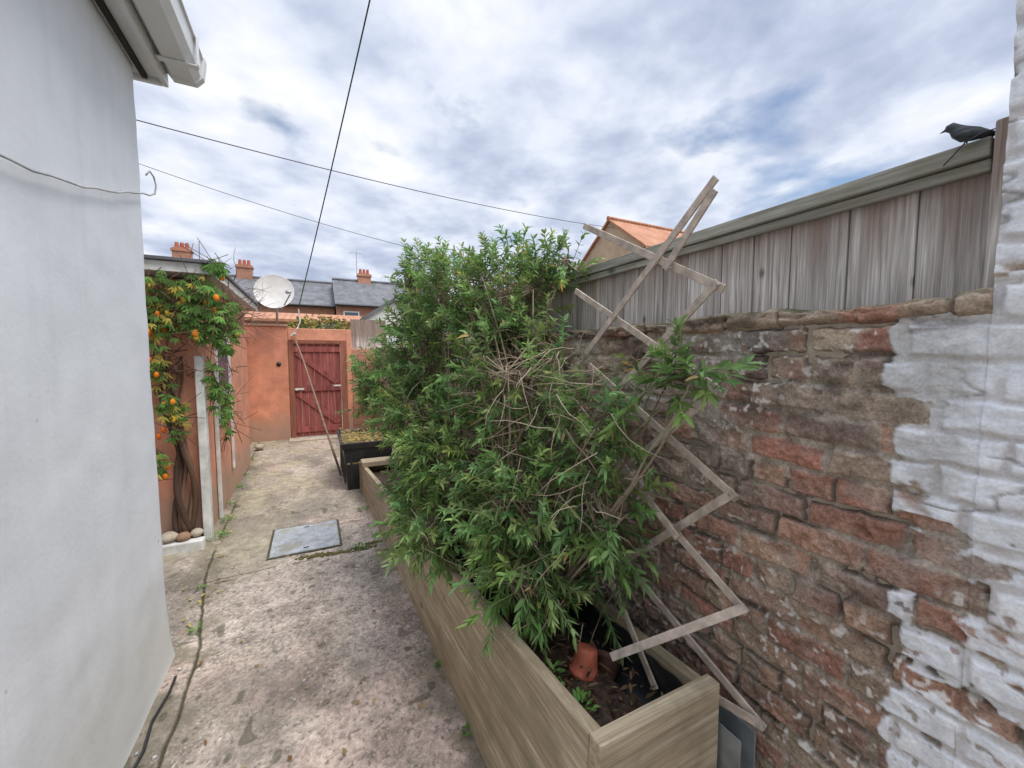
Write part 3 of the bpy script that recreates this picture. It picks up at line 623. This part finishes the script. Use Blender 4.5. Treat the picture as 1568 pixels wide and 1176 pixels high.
for c,r,cnt in (((-.80,4.22,.01),.08,90),((-.78,4.6,.01),.06,50),((-.83,5.1,.01),.07,60),((-.86,5.7,.01),.08,70),((-.9,6.3,.01),.08,50),((-.73,3.3,.01),.03,22),((-.66,2.80,.01),.03,24),((.30,3.45,.008),.05,40),((-.95,7.2,.01),.08,50),((.42,4.3,.01),.05,40),((.47,3.6,.01),.05,35),((.55,1.5,.01),.03,25),((.54,1.9,.01),.02,15),((.7,.95,.51),.05,60),((.69,1.1,.51),.05,50)):
    clump(P,D,Nq,L,W,C,c,r,cnt,(.012,.035),(.15,.29,.07),.5)
leaf_mesh('weeds',P,D,Nq,L,W,C,M_leaf,None,.3,.2)
ps=Multi()
for (cx,cy,r) in ((-.05,3.47,.10),(.10,3.44,.08),(.3,3.43,.12),(.42,3.5,.06)):
    for k in range(int(r*900)):
        a=random.random()*6.28; rr=r*random.random()**.6; x=cx+rr*math.cos(a)*1.2; y=cy+rr*math.sin(a)*.35; q=random.uniform(.003,.008)
        ps.box((x-q,y-q,.0),(x+q,y+q,.006+q*.4),(.14*random.uniform(.6,1.4),.125,.05),j=.003)
ps.obj('moss_patch',M_attr)
pb=Multi()
for k in range(150):
    x,y=random.uniform(-.7,.52),random.uniform(1.1,8); q=random.uniform(.003,.006); pb.box((x-q,y-q,.002),(x+q,y+q,.006+q),(random.uniform(.3,.6),)*3,j=.002)
pb.obj('grit',M_attr,None,.001)
# ------------------------------------------------------------------ passion-fruit vine
vi=empty('passion_fruit_vine'); tw=Multi(); bk=[(.13,.08,.055),(.19,.12,.085),(.09,.06,.045)]
for k in range(6):
    x=-1.0+random.uniform(-.04,.05); pts=[]; ph=random.random()*6
    for s in range(16):
        t=s/15; pts.append((x+.035*math.sin(t*9+ph)-.06*t,4.19+.03*math.cos(t*8+ph),.05+1.55*t))
    tw.tube(pts,[.022*(1-.6*s/15)*random.uniform(.7,1.3) for s in range(16)],7,random.choice(bk))
P=[];D=[];Nq=[];L=[];W=[];C=[]; fr=[]
blobs=[((-1.10,4.10,1.95),(.20,.12,.30),130),((-.80,4.10,2.0),(.16,.16,.28),160),((-1.0,4.02,2.20),(.32,.10,.08),24),((-.72,4.1,2.34),(.10,.12,.08),40),((-1.12,4.13,1.50),(.08,.08,.20),34),((-.70,4.4,1.9),(.12,.3,.28),110),((-.78,4.25,1.35),(.05,.10,.25),34),((-1.02,4.10,1.15),(.10,.08,.25),34),((-.8,4.9,1.1),(.05,.2,.4),40),((-1.12,4.1,.75),(.06,.06,.2),12)]
for c,r,cnt in blobs:
    for k in range(cnt):
        d=rv(1)[0]; rr=random.random()**.5; p=np.array([c[a]+d[a]*r[a]*rr for a in range(3)])
        if p[0]<-.86: p[1]=min(p[1],4.24)
        nr=np.array([random.uniform(-.6,.6),-1,random.uniform(-.2,.8)]); u=np.cross(nr,[0,0,1]); u/=np.linalg.norm(u); dn=np.cross(u,nr); dn/=np.linalg.norm(dn)
        if dn[2]>0: dn=-dn
        q0=random.uniform(.045,.075); yel=random.random()<.25 and c[0]<-.9
        col=np.array([.50,.42,.10]) if yel else np.array([.14,.26,.07])*random.uniform(.5,1.6)
        for a in (-1.1,-.5,.1,.7,1.2)[random.randint(0,1):]:
            P.append(p); D.append(dn*math.cos(a)+u*math.sin(a)+rng.normal(size=3)*.1); Nq.append(nr); L.append(q0*random.uniform(.8,1.1)); W.append(q0*.28); C.append(col)
        if random.random()<.055: fr.append(p+np.array([0,-.02,-.04]))
        if random.random()<.4: tw.tube([tuple(p),tuple(p+rng.normal(size=3)*.06),tuple(p+rng.normal(size=3)*.12)],.0025,4,random.choice(bk))
for z in (.62,.7,.95,1.0,1.2): fr.append(np.array([-1.14+random.uniform(-.03,.06),4.12,z]))
leaf_mesh('leaves',P,D,Nq,L,W,C,M_leaf,vi,.15,.15)
for k in range(22):
    a=Vector((random.uniform(-1.2,-.8),4.15,random.uniform(1.5,2.2))); pts=[a]
    for s in range(6): pts.append(pts[-1]+Vector((random.uniform(-.04,.09),random.uniform(-.03,.04),random.uniform(-.09,.06))))
    tw.tube(pts,.004,5,random.choice(bk))
for k in range(60):
    a=Vector((random.uniform(-.95,-.65),random.uniform(4.5,6.5),random.uniform(1.9,2.4))); d=Vector((random.uniform(0,1),random.uniform(-.5,.5),random.uniform(-.5,.7))).normalized(); pts=[a]
    for s in range(5): d=(d+Vector([random.uniform(-.4,.4) for _ in range(3)])).normalized(); pts.append(pts[-1]+d*.07)
    tw.tube(pts,[.004,.0035,.003,.0025,.002,.0015],4,(.2,.14,.11))
tw.obj('stems',M_twig,vi,smooth=True)
V=[];F=[];C=[]
for p in fr:
    n0=len(V); q=random.uniform(.016,.023); col=random.choice([(.75,.22,.03),(.8,.3,.04),(.65,.16,.03),(.7,.42,.06)])
    for i in range(7):
        a=math.pi*(i+.01)/6.02
        for k in range(8): b=k*math.pi/4; V.append((p[0]+q*math.sin(a)*math.cos(b),p[1]+q*math.sin(a)*math.sin(b),p[2]+q*1.45*math.cos(a))); C.append(col)
    for i in range(6):
        for k in range(8): F.append((n0+i*8+k,n0+(i+1)*8+k,n0+(i+1)*8+(k+1)%8,n0+i*8+(k+1)%8))
py_mesh('fruits',V,F,attrmat('fruit_skin',.35,0,60,.2),vi,True,col=C)
P=[];D=[];Nq=[];L=[];W=[];C=[]
for k in range(700):
    x=random.uniform(-1.2,.75); p=(x,BY+.35+random.uniform(-.2,.5),2.12+random.random()*.32*(.5+.5*math.sin(x*3+1)))
    P.append(p);D.append(rv(1)[0]+np.array([0,-.3,.2]));Nq.append((0,-.4,1));q=random.uniform(.06,.12);L.append(q);W.append(q*.5);C.append(np.array(random.choice([(.13,.2,.05),(.3,.3,.08),(.09,.13,.04),(.35,.22,.08)]))*random.uniform(.6,1.3))
leaf_mesh('climbing_ivy',P,D,Nq,L,W,C,M_leaf,None)
# ------------------------------------------------------------------ cables overhead
def catenary(name,a,b,sag,r,k=24):
    pts=[]
    for s in range(k+1):
        t=s/k; p=Vector(a).lerp(Vector(b),t); p.z-=sag*4*t*(1-t); pts.append(p)
    tube(name,pts,r,M_cable,None,6)
catenary('overhead_cable',(-.22,8.66,2.5),(1.45,1.2,8.2),.12,.0085)
catenary('overhead_cable',(-6.2,11.5,6.9),(15.0,17.5,8.6),.35,.012)
catenary('overhead_cable',(-8,26,11.1),(11,26,7.9),.4,.014)
# ------------------------------------------------------------------ far buildings
def roof_slates(name,p00,p10,p11,p01,mat,parent):
    m=Multi(); m.hexa([Vector(p)-Vector((0,0,.12)) for p in (p00,p10,p11,p01)]+[Vector(p) for p in (p00,p10,p11,p01)]); m.obj(name,mat,parent)
def chimney(x,y,z0,z1,parent,w=.9,d=.5,pots=3):
    m=Multi(); m.box((x-w/2,y-d/2,z0),(x+w/2,y+d/2,z1)); m.box((x-w/2-.06,y-d/2-.06,z1-.2),(x+w/2+.06,y+d/2+.06,z1-.08)); m.obj('chimney_stack',M_bfar,parent)
    m=Multi()
    for k in range(pots): m.tube([(x-w/2+.2+k*(w-.4)/max(1,pots-1),y,z1),(x-w/2+.2+k*(w-.4)/max(1,pots-1),y,z1+.35)],[.12,.09],10)
    m.obj('chimney_pots',M_terra,parent)
def terrace(x0,x1,Y0,ez,rz,wins,chs):
    h=empty('terraced_brick_house')
    box('walls',(x0,Y0,-.02),(x1,Y0+6,ez),M_bfar,h,0)
    roof_slates('roof_front',(x0-.1,Y0-.25,ez),(x1+.1,Y0-.25,ez),(x1+.1,Y0+3,rz),(x0-.1,Y0+3,rz),M_slate,h)
    roof_slates('roof_back',(x0-.1,Y0+3.004,rz),(x1+.1,Y0+3.004,rz),(x1+.1,Y0+6.2,ez),(x0-.1,Y0+6.2,ez),M_slate,h)
    m=Multi(); m.tube([(x0-.1,Y0-.3,ez-.02),(x1+.1,Y0-.3,ez-.02)],.07,8); m.obj('gutter',M_black,h)
    m=Multi(); m.tube([(x0-.1,Y0+3,rz+.02),(x1+.1,Y0+3,rz+.02)],.11,8); m.obj('ridge_tiles',M_slate,h)
    for (x,z,w,hh) in wins:
        m=Multi(); 
        for lo,hi in (((x-w/2,z),(x-w/2+.08,z+hh)),((x+w/2-.08,z),(x+w/2,z+hh)),((x-w/2+.081,z),(x+w/2-.081,z+.08)),((x-w/2+.081,z+hh-.08),(x+w/2-.081,z+hh)),((x-w/2+.081,z+hh/2-.03),(x+w/2-.081,z+hh/2+.03)),((x-w/2-.1,z-.12),(x+w/2+.1,z-.003))):
            m.box((lo[0],Y0-.07,lo[1]),(hi[0],Y0+.02,hi[1]))
        m.obj('window_frame',M_upvc,h); box('window_pane',(x-w/2+.081,Y0-.03,z+.081),(x+w/2-.081,Y0-.01,z+hh-.081),M_glass,h,0)
    for c in chs: chimney(*c,h)
    return h
h1=terrace(-5.5,1.4,30,4.95,7.0,[(-3.6,3.2,.9,1.3)],[(-4.0,33,6.5,7.8)])
m=Multi(); m.beam((-5.0,31.2,5.85),(-4.1,31.2,5.85),(0,.9,.57),(0,-.05,.08)); m.obj('skylight',M_glass,h1)
h2=terrace(1.5,9.5,29,5.0,7.15,[(2.4,3.2,1.0,1.4),(5.5,3.2,1,1.4)],[(3.6,32,6.7,7.7)])
h3=terrace(-16,-5.6,28,5.0,7.1,[(-8,3.2,1.0,1.4)],[(-6.9,31,6.7,8.1)])
m=Multi(); m.tube([(3.1,32,7.5),(3.1,32,9.3)],.025,6); m.tube([(2.6,32,9.2),(3.6,32,9.2)],.02,5)
for k in range(6): m.tube([(2.7+k*.16,31.8,9.2),(2.7+k*.16,32.2,9.2)],.012,4)
m.obj('tv_aerial',M_galv)
ex=empty('brick_extension'); box('walls',(-3.2,20,-.02),(2.3,24,3.2),M_bfar,ex,0); roof_slates('roof',(-3.3,19.8,3.2),(2.4,19.8,3.2),(2.4,24,3.85),(-3.3,24,3.85),M_tile,ex)
m=Multi(); m.box((.2,19.93,2.35),(1.0,20.0,3.05)); m.obj('window_frame',M_upvc,ex); box('window_pane',(.28,19.91,2.42),(.92,19.925,2.98),M_glass,ex,0)
wo=empty('white_outbuilding')
V=[(1.7,15,-.02),(3.6,15,-.02),(3.6,18,-.02),(1.7,18,-.02),(1.7,15,3.0),(3.6,15,3.0),(3.6,18,3.0),(1.7,18,3.0),(2.65,15,3.6),(2.65,18,3.6)]
py_mesh('walls',V,[(0,1,5,8,4),(1,2,6,5),(2,3,7,9,6),(3,0,4,7),(4,8,9,7),(8,5,6,9)],M_whitep,wo)
roof_slates('roof_left',(1.55,14.9,2.93),(1.55,18.1,2.93),(2.65,18.1,3.68),(2.65,14.9,3.68),M_slate,wo)
roof_slates('roof_right',(3.75,14.9,2.93),(2.652,14.9,3.68),(2.652,18.1,3.68),(3.75,18.1,2.93),M_slate,wo)
th=empty('orange_tiled_house'); M_stucco=simple('cream_stucco',(.50,.36,.24),.9,var=.15,scale=2)
V=[(15.1,15.4,-.02),(22,15.4,-.02),(22,20.6,-.02),(15.1,20.6,-.02),(15.1,15.4,7.2),(22,15.4,7.2),(22,20.6,7.2),(15.1,20.6,7.2),(15.1,18,9.1),(22,18,9.1)]
py_mesh('walls',V,[(0,1,5,4),(1,2,6,9,5),(2,3,7,6),(3,0,4,8,7),(4,5,9,8),(8,9,6,7)],M_stucco,th)
roof_slates('roof_front',(14.95,15.1,7.1),(22.1,15.1,7.1),(22.1,18,9.25),(14.95,18,9.25),M_tile,th)
roof_slates('roof_back',(14.95,18.004,9.25),(22.1,18.004,9.25),(22.1,20.9,7.1),(14.95,20.9,7.1),M_tile,th)
m=Multi(); m.tube([(14.93,18,9.27),(22.1,18,9.27)],.12,8); m.obj('ridge_tiles',M_tile,th)
gh=empty('grey_roofed_house'); box('walls',(11.5,20,-.02),(16,26,6.2),M_stucco,gh,0); roof_slates('roof',(11.2,19.8,6.2),(16.2,19.8,6.2),(16.2,23,8.1),(11.2,23,8.1),M_slate,gh)
# ------------------------------------------------------------------ world
w=bpy.data.worlds.new('World'); S.world=w; w.use_nodes=True; nt=w.node_tree; nt.nodes.clear()
def nd(t): return nt.nodes.new(t)
out=nd('ShaderNodeOutputWorld'); sky=nd('ShaderNodeTexSky'); sky.sky_type='NISHITA'; sky.sun_disc=False
sun_dir=Vector((.30,-.38,.88)).normalized()
sky.sun_elevation=math.asin(sun_dir.z); sky.sun_rotation=math.atan2(sun_dir.x,sun_dir.y)
bg1=nd('ShaderNodeBackground'); bg1.inputs[1].default_value=.15; nt.links.new(sky.outputs[0],bg1.inputs[0])
tc=nd('ShaderNodeTexCoord'); sp=nd('ShaderNodeSeparateXYZ'); nt.links.new(tc.outputs['Generated'],sp.inputs[0])
def mth(op,a,b=None,c=None):
    n=nd('ShaderNodeMath'); n.operation=op
    for i,v in enumerate((a,b,c)):
        if v is None: continue
        if isinstance(v,(int,float)): n.inputs[i].default_value=v
        else: nt.links.new(v,n.inputs[i])
    return n.outputs[0]
zz=mth('ADD',mth('MAXIMUM',sp.outputs[2],0),.16); cb=nd('ShaderNodeCombineXYZ')
nt.links.new(mth('DIVIDE',sp.outputs[0],zz),cb.inputs[0]); nt.links.new(mth('DIVIDE',sp.outputs[1],zz),cb.inputs[1])
def nz(scale,detail,rough,dist,off):
    mp=nd('ShaderNodeMapping'); mp.inputs['Location'].default_value=off; nt.links.new(cb.outputs[0],mp.inputs[0])
    n=nd('ShaderNodeTexNoise'); n.inputs['Scale'].default_value=scale;n.inputs['Detail'].default_value=detail;n.inputs['Roughness'].default_value=rough;n.inputs['Distortion'].default_value=dist
    nt.links.new(mp.outputs[0],n.inputs[0]); return n.outputs['Fac']
def rmp(f,st):
    n=nd('ShaderNodeValToRGB'); e=n.color_ramp.elements
    while len(e)<len(st): e.new(.5)
    for i,(p,c) in enumerate(st): e[i].position=p; e[i].color=(*c,1) if hasattr(c,'__len__') else (c,c,c,1)
    nt.links.new(f,n.inputs[0]); return n.outputs[0]
n1=nz(2.1,6,.52,.1,(3.1,1.2,0))
dt=nd('ShaderNodeVectorMath'); dt.operation='DOT_PRODUCT'; nt.links.new(tc.outputs['Generated'],dt.inputs[0]); dt.inputs[1].default_value=(.79,.47,.39)
patch=mth('MULTIPLY',mth('MAXIMUM',mth('SUBTRACT',dt.outputs['Value'],.978),0),7.5)
cl=rmp(mth('SUBTRACT',n1,patch),[(.235,.0),(.385,1)])
ccol=rmp(mth('ADD',mth('MULTIPLY',nz(2.6,6,.54,.1,(1.5,9.2,5)),.65),mth('MULTIPLY',nz(1.1,2,.5,.1,(5.5,2.2,8)),.35)),[(.36,(.45,.52,.69)),(.44,(.59,.66,.83)),(.52,(.80,.86,.99)),(.61,(1.0,1.02,1.06))])
bg2=nd('ShaderNodeBackground'); nt.links.new(ccol,bg2.inputs[0])
mr=nd('ShaderNodeMapRange'); mr.interpolation_type='SMOOTHSTEP'; nt.links.new(sp.outputs[2],mr.inputs[0])
for i,v in ((1,.66),(2,.97),(3,1.0),(4,3.0)): mr.inputs[i].default_value=v
nt.links.new(mr.outputs[0],bg2.inputs[1])
ms=nd('ShaderNodeMixShader'); nt.links.new(cl,ms.inputs[0]); nt.links.new(bg1.outputs[0],ms.inputs[1]); nt.links.new(bg2.outputs[0],ms.inputs[2]); nt.links.new(ms.outputs[0],out.inputs[0])
ld=bpy.data.lights.new('sun','SUN'); ld.energy=3.0; ld.angle=math.radians(30); ld.color=(1,.96,.90)
lo=link(bpy.data.objects.new('sun',ld)); lo.rotation_euler=sun_dir.to_track_quat('Z','Y').to_euler()
# ------------------------------------------------------------------ camera
cd=bpy.data.cameras.new('camera'); cd.sensor_width=36; cd.lens=14.0; cd.clip_start=.02; cd.clip_end=1000
co=link(bpy.data.objects.new('camera',cd)); co.location=(0,0,1.6); co.rotation_euler=(math.radians(86),0,math.radians(-26.5)); S.camera=co
S.view_settings.view_transform='Standard'; S.view_settings.look='None'; S.view_settings.exposure=0
